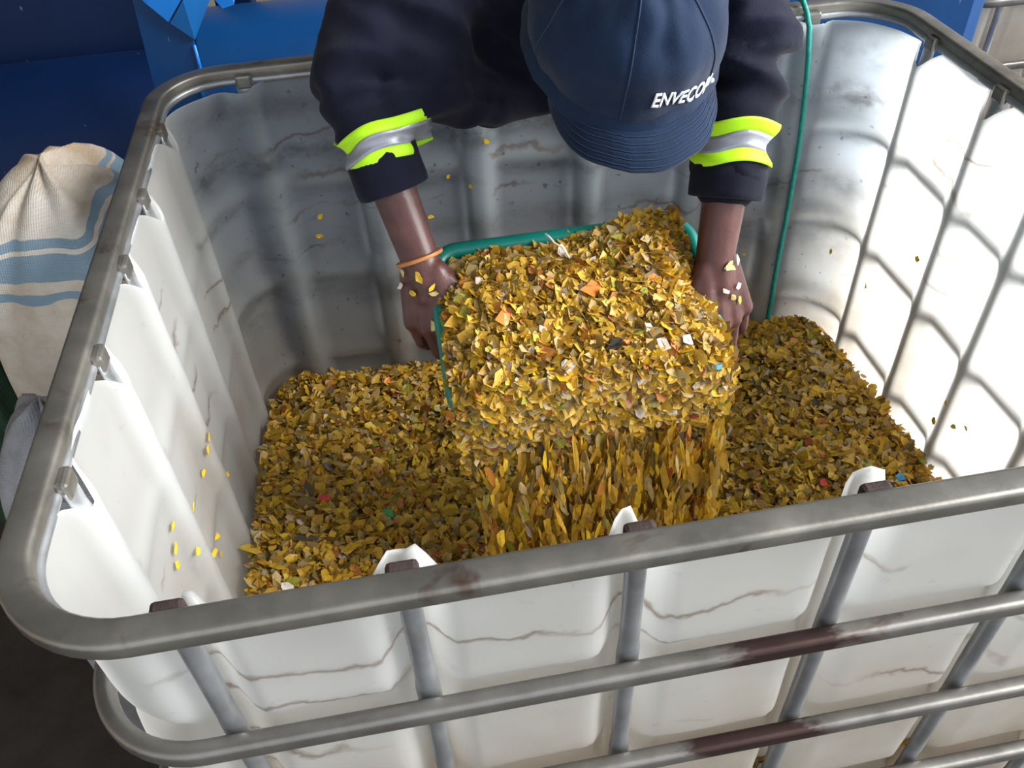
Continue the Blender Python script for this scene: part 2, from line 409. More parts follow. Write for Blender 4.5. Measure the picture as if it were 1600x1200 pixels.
V, F = tube_geo(rounded_loop(X0, X1, Y0, Y1, 0.10, H, 12), rrect(0.0095, 0.0135, 0.005), closed=True)
top_rail = mesh('top_rail', V, F, M['galv_top'], box_root, True); top_rail['label'] = 'grimy grey steel top rail'
V, F = tube_geo(rounded_loop(X0+0.011, X1-0.011, Y0+0.011, Y1-0.011, 0.09, H-0.011, 12), circ(0.006, 10), closed=True)
mesh('rail_lip', V, F, M['galv_bright'], box_root, True)
for z in RZ[:4]:
    V, F = tube_geo(rounded_loop(X0, X1, Y0, Y1, 0.10, z, 12), rrect(0.011, 0.009, 0.006), closed=True)
    mesh('cage_rail', V, F, M['galv'], box_root, True)
def vtube(x, y, nx, ny):
    # round tube, dented flat where the rails cross it, with a flattened foot folded over the top rail
    p = Vector((x, y, 0)) - Vector((nx, ny, 0))*0.0185
    zs = [0.15]
    for q in sorted(RZ): zs += [q-0.03, q-0.012, q, q+0.012, q+0.03]
    zs += [H-0.045, H-0.025, H-0.010]
    side = Vector((-ny, nx, 0)); V = []; k = 12
    for z in zs:
        fl = 1.0
        if min(abs(z-q) for q in RZ) < 0.015: fl = 0.72
        if z > H-0.03: fl = 0.45
        for i in range(k):
            a = 2*math.pi*i/k
            V.append(p + side*(0.0095*math.cos(a)/math.sqrt(fl)) + Vector((nx, ny, 0))*(0.0088*fl*math.sin(a)) + Vector((0, 0, z)))
    F = [(i*k+q, i*k+(q+1) % k, (i+1)*k+(q+1) % k, (i+1)*k+q) for i in range(len(zs)-1) for q in range(k)]
    F += [tuple(reversed(range(k))), tuple((len(zs)-1)*k+q for q in range(k))]
    return mesh('cage_tube', V, F, M['galv_bright'], box_root, True)
def rivet(x, y, nx, ny):
    c = Vector((x, y, H-(0.004 if ny < 0 else 0.010))) - Vector((nx, ny, 0))*0.0175
    side = Vector((-ny, nx, 0))
    V, F = box_geo((0, 0, 0), (0.026, 0.012, 0.022)); R_ = Matrix((side, Vector((nx, ny, 0)), Vector((0, 0, 1)))).transposed()
    o = mesh('tube_clamp', [R_ @ Vector(q)+c for q in V], F, M['rustpaint'] if ny < 0 else M['galv_top'], box_root)
    b = o.modifiers.new('bevel', 'BEVEL'); b.width = 0.004; b.segments = 2
for x in BX:
    for y, ny in ((Y0, -1), (Y1, 1)): vtube(x, y, 0, ny); rivet(x, y, 0, ny)
for y in BY:
    for x, nx in ((X0, -1), (X1, 1)): vtube(x, y, nx, 0); rivet(x, y, nx, 0)
# pallet underneath
for z in (0.128,):
    for i in range(7): box('pallet_board', (0.6, 0.07+i*0.1433, z), (1.2, 0.10, 0.02), M['pallet'], box_root)
for x in (0.08, 0.6, 1.12):
    for y in (0.1, 0.5, 0.9): box('pallet_block', (x, y, 0.069), (0.12, 0.12, 0.098), M['pallet'], box_root)
    box('pallet_runner', (x, 0.5, 0.01), (0.12, 1.0, 0.02), M['pallet'], box_root)

def copy_tree(o, parent=None):
    c = o.copy(); COL.objects.link(c); c.parent = parent
    for ch in list(o.children): copy_tree(ch, c)
    return c
second = copy_tree(box_root); second.location = (1.96, 1.85, 0)
second['label'] = 'second white caged tote standing in the background beside the blue machine'

# ------------------------------------------------------------------ flakes
def flake_arrays(C, Nrm, S, elong=None, axis=None, bend=0.25):
    """irregular folded hexagons: C centres, Nrm normals, S sizes"""
    n = len(C)
    Nrm = Nrm/np.linalg.norm(Nrm, axis=1, keepdims=True)
    if axis is None:
        a = rng.normal(size=(n, 3))
    else: a = axis
    a = a - Nrm*np.sum(a*Nrm, 1, keepdims=True); a /= np.linalg.norm(a, axis=1, keepdims=True)
    b = np.cross(Nrm, a)
    el = np.ones(n) if elong is None else elong
    V = np.zeros((n, 6, 3))
    for k in range(6):
        an = math.pi*k/3 + rng.uniform(-0.38, 0.38, n)
        rr = S*rng.uniform(0.55, 1.05, n)
        x = rr*np.cos(an)*el; y = rr*np.sin(an)/np.sqrt(el)
        zoff = np.abs(y)*rng.uniform(-bend, bend*1.6, n)
        V[:, k] = C + a*x[:, None] + b*y[:, None] + Nrm*zoff[:, None]
    base = np.arange(n)[:, None]*6
    Q = np.concatenate([base+np.array([0, 1, 2, 3]), base+np.array([0, 3, 4, 5])], 1).reshape(-1, 4)
    return V.reshape(-1, 3), Q
def stuff_mesh(name, baseV, baseF, FV, FQ, label):
    nb = len(baseV); verts = [tuple(q) for q in baseV] + FV.tolist()
    faces = list(baseF) + (FQ+nb).tolist()
    me = bpy.data.meshes.new(name); me.from_pydata(verts, [], faces)
    me.materials.append(M['flakebase']); me.materials.append(M['flakes'])
    mi = np.ones(len(faces), dtype=np.int32); mi[:len(baseF)] = 0
    me.polygons.foreach_set('material_index', mi); me.update()
    o = link(name, me); o['kind'] = 'stuff'; tag(o, label, 'plastic flakes'); return o
def bed(x, y):
    """height of the flakes lying in the tote"""
    u = x/1.2; v = y
    h = 0.485 + 0.065*u*(1-v)
    h += 0.16*max(0, 1-u*1.35)*max(0, 1-v)**0.6*1.05
    h += 0.05*max(0, 0.75-v)*(0.3+u*0.3)
    h += 0.05*math.exp(-((x-0.55)**2+(y-0.36)**2)/0.035)
    h -= 0.045*math.exp(-((x-0.33)**2+(y-0.66)**2)/0.02)
    h -= 0.040*math.exp(-((x-0.66)**2+(y-0.42)**2)/0.004)
    h += 0.018*fbm((x*5, y*5, 0.3), 3)
    return h
nx, ny = 110, 90; ax, bx_, ay, by_ = 0.036, 1.164, 0.036, 0.964
BV = []; BF = []
def clampc(x, y, r=0.10):
    """keep inside rounded corners"""
    cx = min(max(x, ax+r), bx_-r); cy_ = min(max(y, ay+r), by_-r); d = math.hypot(x-cx, y-cy_)
    if d > r: x = cx+(x-cx)*r/d; y = cy_+(y-cy_)*r/d
    return x, y
for j in range(ny+1):
    for i in range(nx+1):
        x, y = clampc(ax+(bx_-ax)*i/nx, ay+(by_-ay)*j/ny); BV.append((x, y, bed(x, y)-0.006))
BF = [(j*(nx+1)+i, j*(nx+1)+i+1, (j+1)*(nx+1)+i+1, (j+1)*(nx+1)+i) for j in range(ny) for i in range(nx)]
N = 30000
xy = np.array([clampc(rng.uniform(ax, bx_), rng.uniform(ay, by_)) for _ in range(N)])
hz = np.array([bed(*q) for q in xy])
C = np.column_stack([xy, hz + rng.uniform(-0.006, 0.009, N)])
nr = np.column_stack([rng.normal(0, 0.65, N), rng.normal(0, 0.65, N), np.ones(N)])
S = rng.gamma(6, 0.0013, N).clip(0.0035, 0.014)
FV, FQ = flake_arrays(C, nr, S, elong=rng.uniform(0.9, 1.7, N))
bed_o = stuff_mesh('plastic_flakes', BV, BF, FV, FQ, 'deep bed of shredded yellow plastic flakes filling the tote')

# ------------------------------------------------------------------ basket held over the tote
BK_W, BK_L, BK_D = 0.178, 0.122, 0.165       # half width, half length, depth
b_o = Vector((0.547, 0.500, 0.948)); tilt = math.radians(24)
bex = Vector((1, 0, 0)); bey = Vector((0, math.cos(tilt), math.sin(tilt))); bez = bex.cross(bey)
def BL(x, y, z): return b_o + bex*x + bey*y + bez*z
basket = empty('plastic_basket', b_o); tag(basket, 'teal plastic basket heaped with flakes, held tipped by the worker', 'basket')
def bpart(name, V, F, mat, smooth=False): return mesh(name, [Vector(q)-b_o for q in V], F, mat, basket, smooth)
lp = rounded_loop(-BK_W, BK_W, -BK_L, BK_L, 0.035, 0, 8)
V, F = tube_geo([BL(*q) for q in lp], circ(0.0115, 12), closed=True); bpart('rim', V, F, M['teal'], True)
rows = [(1.0, 0.0), (0.985, -0.03), (0.95, -0.10), (0.90, -BK_D)]
V = []; F = []; k = len(lp)
for s, z in rows: V += [BL(q[0]*s, q[1]*s, z) for q in lp]
for s, z in reversed(rows): V += [BL(q[0]*s*0.985, q[1]*s*0.98, z+(0.003 if z < -0.1 else 0)) for q in lp]
R_ = len(rows)*2
for i in range(R_-1):
    for q in range(k):
        r = (q+1) % k; F.append((i*k+q, i*k+r, (i+1)*k+r, (i+1)*k+q))
bpart('side_wall', V, F, M['teal'], True)
V = [BL(q[0]*0.9, q[1]*0.9, -BK_D) for q in lp]+[BL(q[0]*0.9, q[1]*0.9, -BK_D+0.004) for q in lp]
F = [tuple(reversed(range(k))), tuple(k+q for q in range(k))] + [(q, (q+1) % k, k+(q+1) % k, k+q) for q in range(k)]
bpart('bottom', V, F, M['teal'])
for s in (-1, 1):
    for i in range(5):
        x = (-0.14+0.07*i)
        V, F = tube_geo([BL(x*q, s*BK_L*q+s*0.002, z) for q, z in rows], rrect(0.005, 0.003, 0.002)); bpart('rib', V, F, M['teal'])

def heap(u, v):
    """heap surface in basket coordinates, u and v in -1..1 (v=-1 the lip it pours over)"""
    e = (1-min(1, abs(u))**6)
    back = max(0, (v-0.1)/0.9)
    h = 0.012 + 0.030*e*(1-0.55*back**2) + 0.012*max(0, u)*max(0, v+0.3)
    h -= 0.042*max(0, min(1, (0.45-u)/0.35))*back**2.5
    h += 0.010*max(0, -v)*(1 if v > -0.8 else max(0, 1-(-v-0.8)*3))
    if v < -0.85: h -= 0.60*(-v-0.85)**2
    return h + 0.007*fbm((u*4, v*3.2, 5.1), 3)
def heap_pt(u, v, dz=0.0):
    x = u*BK_W*(0.97+0.06*max(0, -v)*max(0, 1.2+v)); y = v*BK_L
    if u > 0: x *= 1-0.10*u*u*max(0, min(1, (v+0.45)/0.5))
    return BL(x, y, heap(u, v)+dz)
nu, nv = 46, 44; HV = []; v0, v1 = -1.26, 0.93
for j in range(nv+1):
    for i in range(nu+1):
        u = -1.0+2.0*i/nu; vv = v0+(v1-v0)*j/nv; HV.append(heap_pt(u*0.985, vv, -0.007))
HF = [(j*(nu+1)+i, j*(nu+1)+i+1, (j+1)*(nu+1)+i+1, (j+1)*(nu+1)+i) for j in range(nv) for i in range(nu)]
# close the heap down into the basket
bot = len(HV)
ring_idx = [i for i in range(nu+1)] + [j*(nu+1)+nu for j in range(1, nv+1)] + [nv*(nu+1)+i for i in range(nu-1, -1, -1)] + [j*(nu+1) for j in range(nv-1, 0, -1)]
for q in ring_idx:
    l = HV[q]-b_o; HV.append(BL(l.dot(bex)*0.86, max(-0.118, min(0.115, l.dot(bey)*0.86)), -0.09))
kk = len(ring_idx)
HF += [(ring_idx[q], bot+q, bot+(q+1) % kk, ring_idx[(q+1) % kk]) for q in range(kk)]
N = 11500
uu = rng.uniform(-1.03, 1.03, N); vv = rng.uniform(-1.30, 0.95, N)
C = np.array([heap_pt(a, b, rng.uniform(-0.006, 0.010)) for a, b in zip(uu, vv)])
nr = np.column_stack([rng.normal(0, 0.75, N), rng.normal(-0.25, 0.75, N), np.ones(N)])
steep = vv < -0.95
nr[steep] += np.array([0, -1.0, 0])
S = rng.gamma(7, 0.00100, N).clip(0.0035, 0.0125)
FV, FQ = flake_arrays(C, nr, S, elong=rng.uniform(0.9, 1.7, N))
heap_o = stuff_mesh('plastic_flakes', HV, HF, FV, FQ, 'heap of yellow plastic flakes piled in the teal basket')

# falling flakes: a curtain of tumbling pieces between the lip and the bed
N = 3300
us = rng.uniform(-1.0, 1.0, N*3)
wgt = np.array([0.16+1.0*max(0, 0.42+2.4*noise.noise(Vector((q*7.5, 2.2, 0.4)))) for q in us]); keep = rng.uniform(0, 1.3, N*3) < wgt
us = us[keep][:N]; N = len(us)
tt = rng.uniform(0, 1, N)**0.85
lip = np.array([heap_pt(q, -1.24) for q in us])
drop = np.array([max(0.02, l[2]-bed(l[0], l[1]-0.03)) for l in lip])*tt
C = lip + np.column_stack([rng.normal(0, 0.004, N)-0.02*us*tt, -0.012-0.03*np.sqrt(tt)+rng.normal(0, 0.013, N), -drop])
nr = np.column_stack([rng.normal(0, 0.6, N), -np.ones(N), rng.normal(0, 0.25, N)])
axd = np.column_stack([rng.normal(0, 0.16, N), rng.normal(0, 0.1, N), np.ones(N)])
S = rng.gamma(7, 0.00110, N).clip(0.004, 0.012)
FV, FQ = flake_arrays(C, nr, S, elong=rng.uniform(1.7, 3.8, N), axis=axd)
fall_o = stuff_mesh('falling_flakes', [], [], FV, FQ, 'curtain of yellow flakes tumbling off the front of the basket')

# single flakes one can pick out
def one_flake(pos, nrm, size, mat, label, group=None, elong=1.2):
    pos = Vector(pos); n_ = Vector(nrm).normalized()
    FV_, FQ_ = flake_arrays(np.zeros((1, 3)), np.array([n_[:]]), np.array([size]), elong=np.array([elong]))
    top = FV_ + np.array(n_[:])*0.0006; V = FV_.tolist()+top.tolist(); q = FQ_.tolist()
    F = [tuple(reversed(f)) for f in q]+[tuple(i+6 for i in f) for f in q]+[(i, (i+1) % 6, 6+(i+1) % 6, 6+i) for i in range(6)]
    o = mesh('plastic_flake', V, F, mat); o.location = pos
    return tag(o, label, 'flake', group)
LW = [(.483, .821), (.466, .794), (.545, .70), (.354, .854), (.32, .811), (.358, .755), (.291, .859), (.412, .721), (.306, .877), (.492, .834), (.277, .842), (.405, .69)]
for y, z in LW:
    h_ = tank_bvh.ray_cast(Vector((0.2, y, z)), Vector((-1, 0, 0)))
    one_flake(h_[0]+Vector((0.0035, 0, 0)), (1, random.uniform(-.3, .3), random.uniform(-.3, .3)), random.uniform(.006, .010), FM['yellow'], 'small yellow flake stuck to the left inner wall of the tote', 'flakes stuck to the left wall')
for x, z in ((.387, .826), (.463, .886), (.426, .904), (.193, .855), (.185, .816), (.495, .973), (1.006, .646)):
    h_ = tank_bvh.ray_cast(Vector((x, 0.8, z)), Vector((0, 1, 0)))
    one_flake(h_[0]+Vector((0, -0.0035, 0)), (random.uniform(-.3, .3), -1, random.uniform(-.3, .3)), random.uniform(.0045, .0075), FM['yellow'], 'tiny yellow flake stuck to the far inner wall of the tote', 'flakes stuck to the far wall')
for y, z in ((.93, .664), (.81, .664), (.501, .654), (.477, .621), (.458, .635), (.514, .60), (.70, .80)):
    h_ = tank_bvh.ray_cast(Vector((1.0, y, z)), Vector((1, 0, 0)))
    one_flake(h_[0]+Vector((-0.0035, 0, 0)), (-1, random.uniform(-.3, .3), random.uniform(-.3, .3)), random.uniform(.005, .008), FM['yellow'], 'small yellow flake stuck to the bright right inner wall', 'flakes stuck to the right wall')
for (x, y), c, s, lb in (((1.10, .466), 'blue', .010, 'bright blue flake on the bed near the right wall'), ((.145, .565), 'red', .010, 'red flake on the bed near the left wall'),
                         ((.243, .52), 'green', .012, 'green flake on the bed left of the falling curtain'), ((.095, .387), 'white', .012, 'white flake on the bed in the front left corner'),
                         ((.967, .473), 'red', .009, 'dark red flake on the bed right of the basket'), ((.26, .90), 'orange', .009, 'orange flake on the bed by the far wall'),
                         ((.39, .20), 'green', .011, 'green flake on the bed just inside the front rail'), ((1.09, .87), 'orange', .010, 'orange flake on the bed in the far right corner')):
    one_flake((x, y, bed(x, y)+0.009), (random.uniform(-.3, .3), -0.5, 1), s, FM[c], lb)
for (u, v), c, s, lb in (((.47, -.72), 'white', .011, 'large white flake at the front of the basket heap'), ((.66, -.70), 'white', .008, 'small white flake right of the large white one on the heap'),
                         ((-.22, -.80), 'white', .010, 'white flake left of centre at the pouring edge of the heap'), ((.40, -.50), 'white', .007, 'tiny white flake near the middle of the basket heap'),
                         ((.08, .05), 'orange', .013, 'pale orange flake in the middle of the basket heap'), ((.60, .10), 'orange', .012, 'orange flake near the right rim of the basket'),
                         ((-.60, -.15), 'orange', .013, 'orange flake near the hand on the left of the basket'), ((.85, -.98), 'blue', .008, 'small blue flake at the right end of the pouring edge'),
                         ((.14, -.62), 'dark', .010, 'dark grey flake in the front of the basket heap'), ((-.05, .62), 'white', .010, 'white flake at the back of the heap by the loose string')):
    p_ = heap_pt(u, v, 0.011); one_flake(p_, (random.uniform(-.3, .3), -0.6, 1), s, FM[c], lb, elong=1.25)

# loose string on the heap
pts = [heap_pt(-0.17, 0.80, 0.045), heap_pt(-0.14, 0.75, 0.037), heap_pt(-0.11, 0.68, 0.028), heap_pt(-0.06, 0.60, 0.024), heap_pt(-0.02, 0.50, 0.010)]
V, F = tube_geo(pts, circ(0.0014, 6)); tag(mesh('loose_string', V, F, M['thread'], None, True), 'pale loose string sticking up from the back of the basket heap', 'string')

# teal rope hanging in the far right corner of the tote
pts = []
for i in range(40):
    f = i/39; z = 1.105-(1.105-0.475)*f
    x = 1.040 + 0.040*f + 0.006*math.sin(f*5)
    h_ = tank_bvh.ray_cast(Vector((x, 0.7, min(z, 1.09))), Vector((0, 1, 0)))
    pts.append((x, h_[0].y-0.006, z))
pts = [(1.032, 0.998, 1.14), (1.034, 0.985, 1.138), (1.037, 0.972, 1.125)] + pts
V, F = tube_geo(pts, circ(0.0044, 8)); tag(mesh('rope', V, F, M['rope'], None, True), 'thin teal rope hanging down the far right corner of the tote', 'rope')

# ------------------------------------------------------------------ person bent over the tote
person = empty('person', (0.62, 1.28, 0)); tag(person, 'worker in navy workwear and cap bending into the tote, tipping a basket', 'person')
PO = Vector((0.62, 1.28, 0))
def localise(o):
    o.data.transform(Matrix.Translation(-PO)); o.parent = person; return o
hipL, hipR = Vector((0.53, 1.32, 0.99)), Vector((0.71, 1.32, 0.99))
shL, shR = Vector((0.445, 0.83, 1.385)), Vector((0.785, 0.81, 1.375))
elL, elR = Vector((0.302, 0.685, 1.212)), Vector((0.790, 0.630, 1.225))
wrL, wrR = Vector((0.353, 0.576, 1.008)), Vector((0.735, 0.516, 0.996))
nk0 = Vector((0.615, 0.83, 1.40)); hc = Vector((0.624, 0.600, 1.262))
fh = Vector((0.04, -0.84, -0.52)).normalized(); uh = Vector((-0.02, -0.52, 0.84)); uh = (uh - fh*uh.dot(fh)).normalized(); rh = fh.cross(uh)
def HD(r, f, u): return hc + rh*r + fh*f + uh*u
B = Cap()
B.ell(HD(0, -0.012, 0.03), (rh*0.076, fh*0.096, uh*0.088))          # cranium
B.ell(HD(0, 0.030, -0.045), (rh*0.058, fh*0.062, uh*0.075))         # face and jaw
B.ell(HD(0, 0.070, -0.100), (rh*0.026, fh*0.022, uh*0.020))         # chin
B.cap(HD(0, 0.088, 0.000), HD(0, 0.112, -0.035), 0.008, 0.013)      # nose
for s in (-1, 1):
    B.ell(HD(s*0.014, 0.105, -0.038), (rh*0.010, fh*0.010, uh*0.008))
    B.ell(HD(s*0.078, -0.008, -0.02), (rh*0.008, fh*0.019, uh*0.031))  # ears
    B.cap(HD(s*0.012, 0.083, 0.016), HD(s*0.045, 0.070, 0.016), 0.008, 0.007)   # brow
    B.ell(HD(s*0.040, 0.066, -0.035), (rh*0.020, fh*0.020, uh*0.018))
B.cap(HD(-0.018, 0.090, -0.066), HD(0.018, 0.090, -0.066), 0.007, 0.007)
B.cap(HD(-0.016, 0.088, -0.077), HD(0.016, 0.088, -0.077), 0.008, 0.008)
B.chain([HD(0, -0.03, -0.06), nk0, nk0+Vector((0, 0.08, -0.05))], [0.055, 0.058, 0.07])
chest = (shL+shR)/2; pel = (hipL+hipR)/2
B.chain([chest+Vector((-0.06, 0.03, -0.03)), pel+Vector((-0.05, -0.02, 0.06))], [0.095, 0.105]); B.chain([chest+Vector((0.06, 0.03, -0.03)), pel+Vector((0.05, -0.02, 0.06))], [0.095, 0.105])
B.chain([shL+Vector((0.03, 0, 0)), shR-Vector((0.03, 0, 0))], [0.06, 0.06])
kn = {}
for s, hp in ((-1, hipL), (1, hipR)):
    k_ = Vector((hp.x+s*0.02, 1.20, 0.49)); a_ = Vector((hp.x+s*0.03, 1.29, 0.10)); kn[s] = (hp, k_, a_)
    B.chain([hp, k_, a_], [0.085, 0.055, 0.038]); B.cap(a_+Vector((0, 0.02, -0.05)), a_+Vector((s*0.02, -0.13, -0.065)), 0.036, 0.028)
def arm(s, sh, el, wr):
    mid = el.lerp(wr, 0.35)
    B.chain([sh, sh.lerp(el, 0.5), el, mid, el.lerp(wr, 0.75), wr], [0.045, 0.040, 0.030, 0.031, 0.028, 0.0255])
def hand(s, wr, a, wv, curl, thumb_dir):
    """a: wrist to knuckles, wv: across the palm towards the thumb, n: back of the hand"""
    a = Vector(a).normalized(); wv = Vector(wv); wv = (wv-a*wv.dot(a)).normalized()
    n_ = a.cross(wv)*s
    if n_.y > 0: n_ = -n_
    kn_ = []; g = 1.10
    for i, (off, ln) in enumerate(((0.030*g, 0.078*g), (0.010*g, 0.082*g), (-0.011*g, 0.077*g), (-0.031*g, 0.068*g))):
        k0 = wr + a*0.012 + wv*off*0.55; k1 = wr + a*ln + wv*off + n_*(0.004-abs(i-1.2)*0.002)
        B.cap(k0, k1, 0.017, 0.0125); kn_.append(k1)
        L = ((0.042, 0.026, 0.021), (0.046, 0.030, 0.022), (0.043, 0.028, 0.021), (0.034, 0.022, 0.019))[i]
        an = curl[0]; p0 = k1; rad = 0.0098 if i < 3 else 0.0085; dirs = []
        for q in range(3):
            an_ = sum(curl[:q+1]); d = (a*math.cos(an_) - n_*math.sin(an_) + wv*off*2.2*(0.5 if q == 0 else 0.1)).normalized()
            p1 = p0 + d*L[q]; B.cap(p0, p1, rad, rad*0.93); rad *= 0.93; p0 = p1
    for i in range(3): B.cap((wr+a*0.045+(kn_[i]-wr).project(wv)*0.8), kn_[i].lerp(kn_[i+1], 0.5)-n_*0.003-a*0.01, 0.0135, 0.011)
    B.cap(wr, wr+a*0.04, 0.026, 0.022)
    tb = wr + a*0.022 + wv*0.022 - n_*0.004; t1 = tb + (wv*0.62+a*0.75-n_*0.25).normalized()*0.042
    t2 = t1 + (Vector(thumb_dir)).normalized()*0.034; t3 = t2 + (Vector(thumb_dir)+a*0.4-n_*0.3).normalized()*0.027
    B.chain([tb, t1, t2, t3], [0.0175, 0.0145, 0.0115, 0.0095])
    return a, wv, n_, kn_
arm(-1, shL, elL, wrL); arm(1, shR, elR, wrR)
hL = hand(-1, wrL, (0.08, -0.52, -0.85), (0.86, -0.38, 0.28), (0.40, 0.75, 0.5), (0.55, -0.45, -0.6))
hR = hand(1, wrR, (0.10, -0.50, -0.86), (-0.92, -0.25, 0.15), (0.40, 0.75, 0.5), (-0.55, -0.45, -0.6))
body = B.build('body', 0.0034, 5, M['skin']); body_bvh = bvh_of(body.data)

# work jacket
J = Cap()
J.chain([chest+Vector((-0.095, 0.02, -0.02)), pel+Vector((-0.07, -0.01, 0.05))], [0.120, 0.110]); J.chain([chest+Vector((0.095, 0.02, -0.02)), pel+Vector((0.07, -0.01, 0.05))], [0.120, 0.110])
J.chain([chest+Vector((0, 0.0, 0.0)), pel+Vector((0, -0.01, 0.05))], [0.13, 0.118])
# loose front of the jacket hanging below the chest
J.chain([Vector((0.455, 0.80, 1.265)), Vector((0.56, 0.84, 1.20)), Vector((0.68, 0.84, 1.20)), Vector((0.775, 0.78, 1.27))], [0.075, 0.085, 0.085, 0.075])
J.chain([Vector((0.385, 0.70, 1.195)), Vector((0.43, 0.735, 1.175)), Vector((0.50, 0.775, 1.150)), Vector((0.56, 0.79, 1.150))], [0.050, 0.052, 0.050, 0.05])
J.chain([Vector((0.425, 0.75, 1.15)), Vector((0.475, 0.78, 1.115)), Vector((0.53, 0.79, 1.125))], [0.03, 0.022, 0.03])
J.chain([shL, shR], [0.085, 0.085]); J.chain([nk0+Vector((-0.05, 0, 0)), nk0+Vector((0.05, 0, 0))], [0.085, 0.085])
def sleeve_pts(sh, el, wr, cut): return [sh, sh.lerp(el, 0.33), sh.lerp(el, 0.68), el, el.lerp(wr, cut*0.5), el.lerp(wr, cut)]
sl = sleeve_pts(shL, elL, wrL, 0.46); J.chain(sl, [0.088, 0.080, 0.062, 0.043, 0.039, 0.038])
J.chain([Vector((0.40, 0.745, 1.26)), Vector((0.355, 0.675, 1.185))], [0.075, 0.045])
sr = sleeve_pts(shR, elR, wrR, 0.58); J.chain(sr, [0.092, 0.078, 0.064, 0.054, 0.048, 0.045])
jacket = J.build('jacket', 0.0065, 10, M['navy'])
axes = [(shL, elL), (elL, wrL), (shR, elR), (elR, wrR), (chest, pel)]
me = jacket.data
for _ in range(1):
    nrm = [v.normal.copy() for v in me.vertices]
    for v_, nn in zip(me.vertices, nrm):
        p = v_.co; best = None
        for a, b in axes:
            T = b-a; t_ = max(0, min(1, (p-a).dot(T)/T.length_squared)); d = (p-(a+T*t_)).length
            if best is None or d < best[0]: best = (d, t_, T.normalized(), (a+T*t_))
        T = best[2]; al = p.dot(T)
        q = p - T*al*0.0
        fold = noise.noise(Vector((p.x*7, p.y*7, p.z*7)) + T*al*16 + Vector((3, 1, 7)))
        ridge = 1-abs(fold)*2.2
        fine = noise.noise(p*34+Vector((9, 2, 4)))
        near_elbow = math.exp(-(min((p-elL).length, (p-elR).length)/0.11)**2)
        v_.co = p + nn*((0.013+0.012*near_elbow)*max(-0.6, ridge)*0.9 - 0.006 + 0.0035*fine)
sm_ = jacket.modifiers.new('soft', 'SMOOTH'); sm_.factor = 0.5; sm_.iterations = 2
me.update(); jb = bvh_of(me)

def band(name, a, b, f0, f1, mat, off, parent=None, wob=0.0, nth=48):
    """strip of tape wrapped round a sleeve, laid on the cloth"""
    T = (b-a).normalized(); N = T.orthogonal().normalized(); Bn = T.cross(N); V = []; k = 4
    for j in range(k+1):
        f = f0+(f1-f0)*j/k
        for i in range(nth):
            th = 2*math.pi*i/nth; c = a + (b-a)*(f + wob*math.sin(th*2+1)*0.5+wob*math.sin(th*3)*0.35); d = N*math.cos(th)+Bn*math.sin(th)
            h_ = jb.ray_cast(c+d*0.14, -d, 0.14)
            r = (h_[0]-c).dot(d) if h_[0] is not None else 0.05
            V.append((c, d, min(r, 0.075)))
    R2 = [r for _, _, r in V]
    for _ in range(2):
        R2 = [(R2[j*nth+(i-1) % nth]+2*R2[j*nth+i]+R2[j*nth+(i+1) % nth])/4 for j in range(k+1) for i in range(nth)]
    P_ = [c+d*(max(r, r0-0.001)+off) for (c, d, r0), r in zip(V, R2)] + [c+d*(max(r, r0-0.001)+off-0.004) for (c, d, r0), r in zip(V, R2)]
    m_ = (k+1)*nth; F = []
    for j in range(k):
        for i in range(nth):
            q = (i+1) % nth; F.append((j*nth+i, j*nth+q, (j+1)*nth+q, (j+1)*nth+i)); F.append((m_+j*nth+i, m_+(j+1)*nth+i, m_+(j+1)*nth+q, m_+j*nth+q))
    for i in range(nth):
        q = (i+1) % nth; F.append((i, m_+i, m_+q, q)); F.append((k*nth+i, k*nth+q, m_+k*nth+q, m_+k*nth+i))
    return mesh(name, P_, F, mat, None, True)
bands = []
for el, wr, w0 in ((elL, wrL, 0.27), (elR, wrR, 0.37)):
    for nm, f0, f1, mt in (('yellow_band', -0.04, 0.02, 'hivis'), ('silver_band', 0.02, 0.10, 'silver'), ('yellow_band', 0.10, 0.16, 'hivis')):
        bands.append(band(nm, el, wr, f0+w0, f1+w0, M[mt], 0.0035, wob=0.035))
# turned-up cuffs, open at the end
def cuff(el, wr, f0, f1, r0, r1):
    a = el.lerp(wr, f0); b = el.lerp(wr, f1); T = (b-a).normalized(); N = T.orthogonal().normalized(); Bn = T.cross(N); V = []; n_ = 40
    prof = [(0.0, r0-0.006), (0.03, r0+0.001), (0.35, (r0+r1)/2+0.002), (0.8, r1+0.002), (0.97, r1+0.001), (1.0, r1-0.003), (0.96, r1-0.007), (0.5, r1-0.012), (0.2, 0.03)]
    for f, r in prof:
        for i in range(n_):
            th = 2*math.pi*i/n_; wv_ = 0.004*noise.noise(Vector((math.cos(th)*1.8, math.sin(th)*1.8, f*3+el.x*9)))
            V.append(a+(b-a)*(f+0.05*math.sin(th+el.x*7))+(N*math.cos(th)+Bn*math.sin(th))*(r+wv_))
    F = [(j*n_+i, j*n_+(i+1) % n_, (j+1)*n_+(i+1) % n_, (j+1)*n_+i) for j in range(len(prof)-1) for i in range(n_)]
    return mesh('cuff', V, F, M['navy'], None, True)
cuffs = [cuff(elL, wrL, 0.36, 0.58, 0.045, 0.045), cuff(elR, wrR, 0.545, 0.70, 0.047, 0.045)]
# collar
V, F = tube_geo([nk0+Vector((0.075*math.cos(a), 0.0+0.03*math.sin(a)-0.02, 0.085*math.sin(a))) for a in [2*math.pi*i/28 for i in range(28)]], rrect(0.010, 0.024, 0.006), closed=True)
collar = mesh('collar', V, F, M['navy'], None, True)
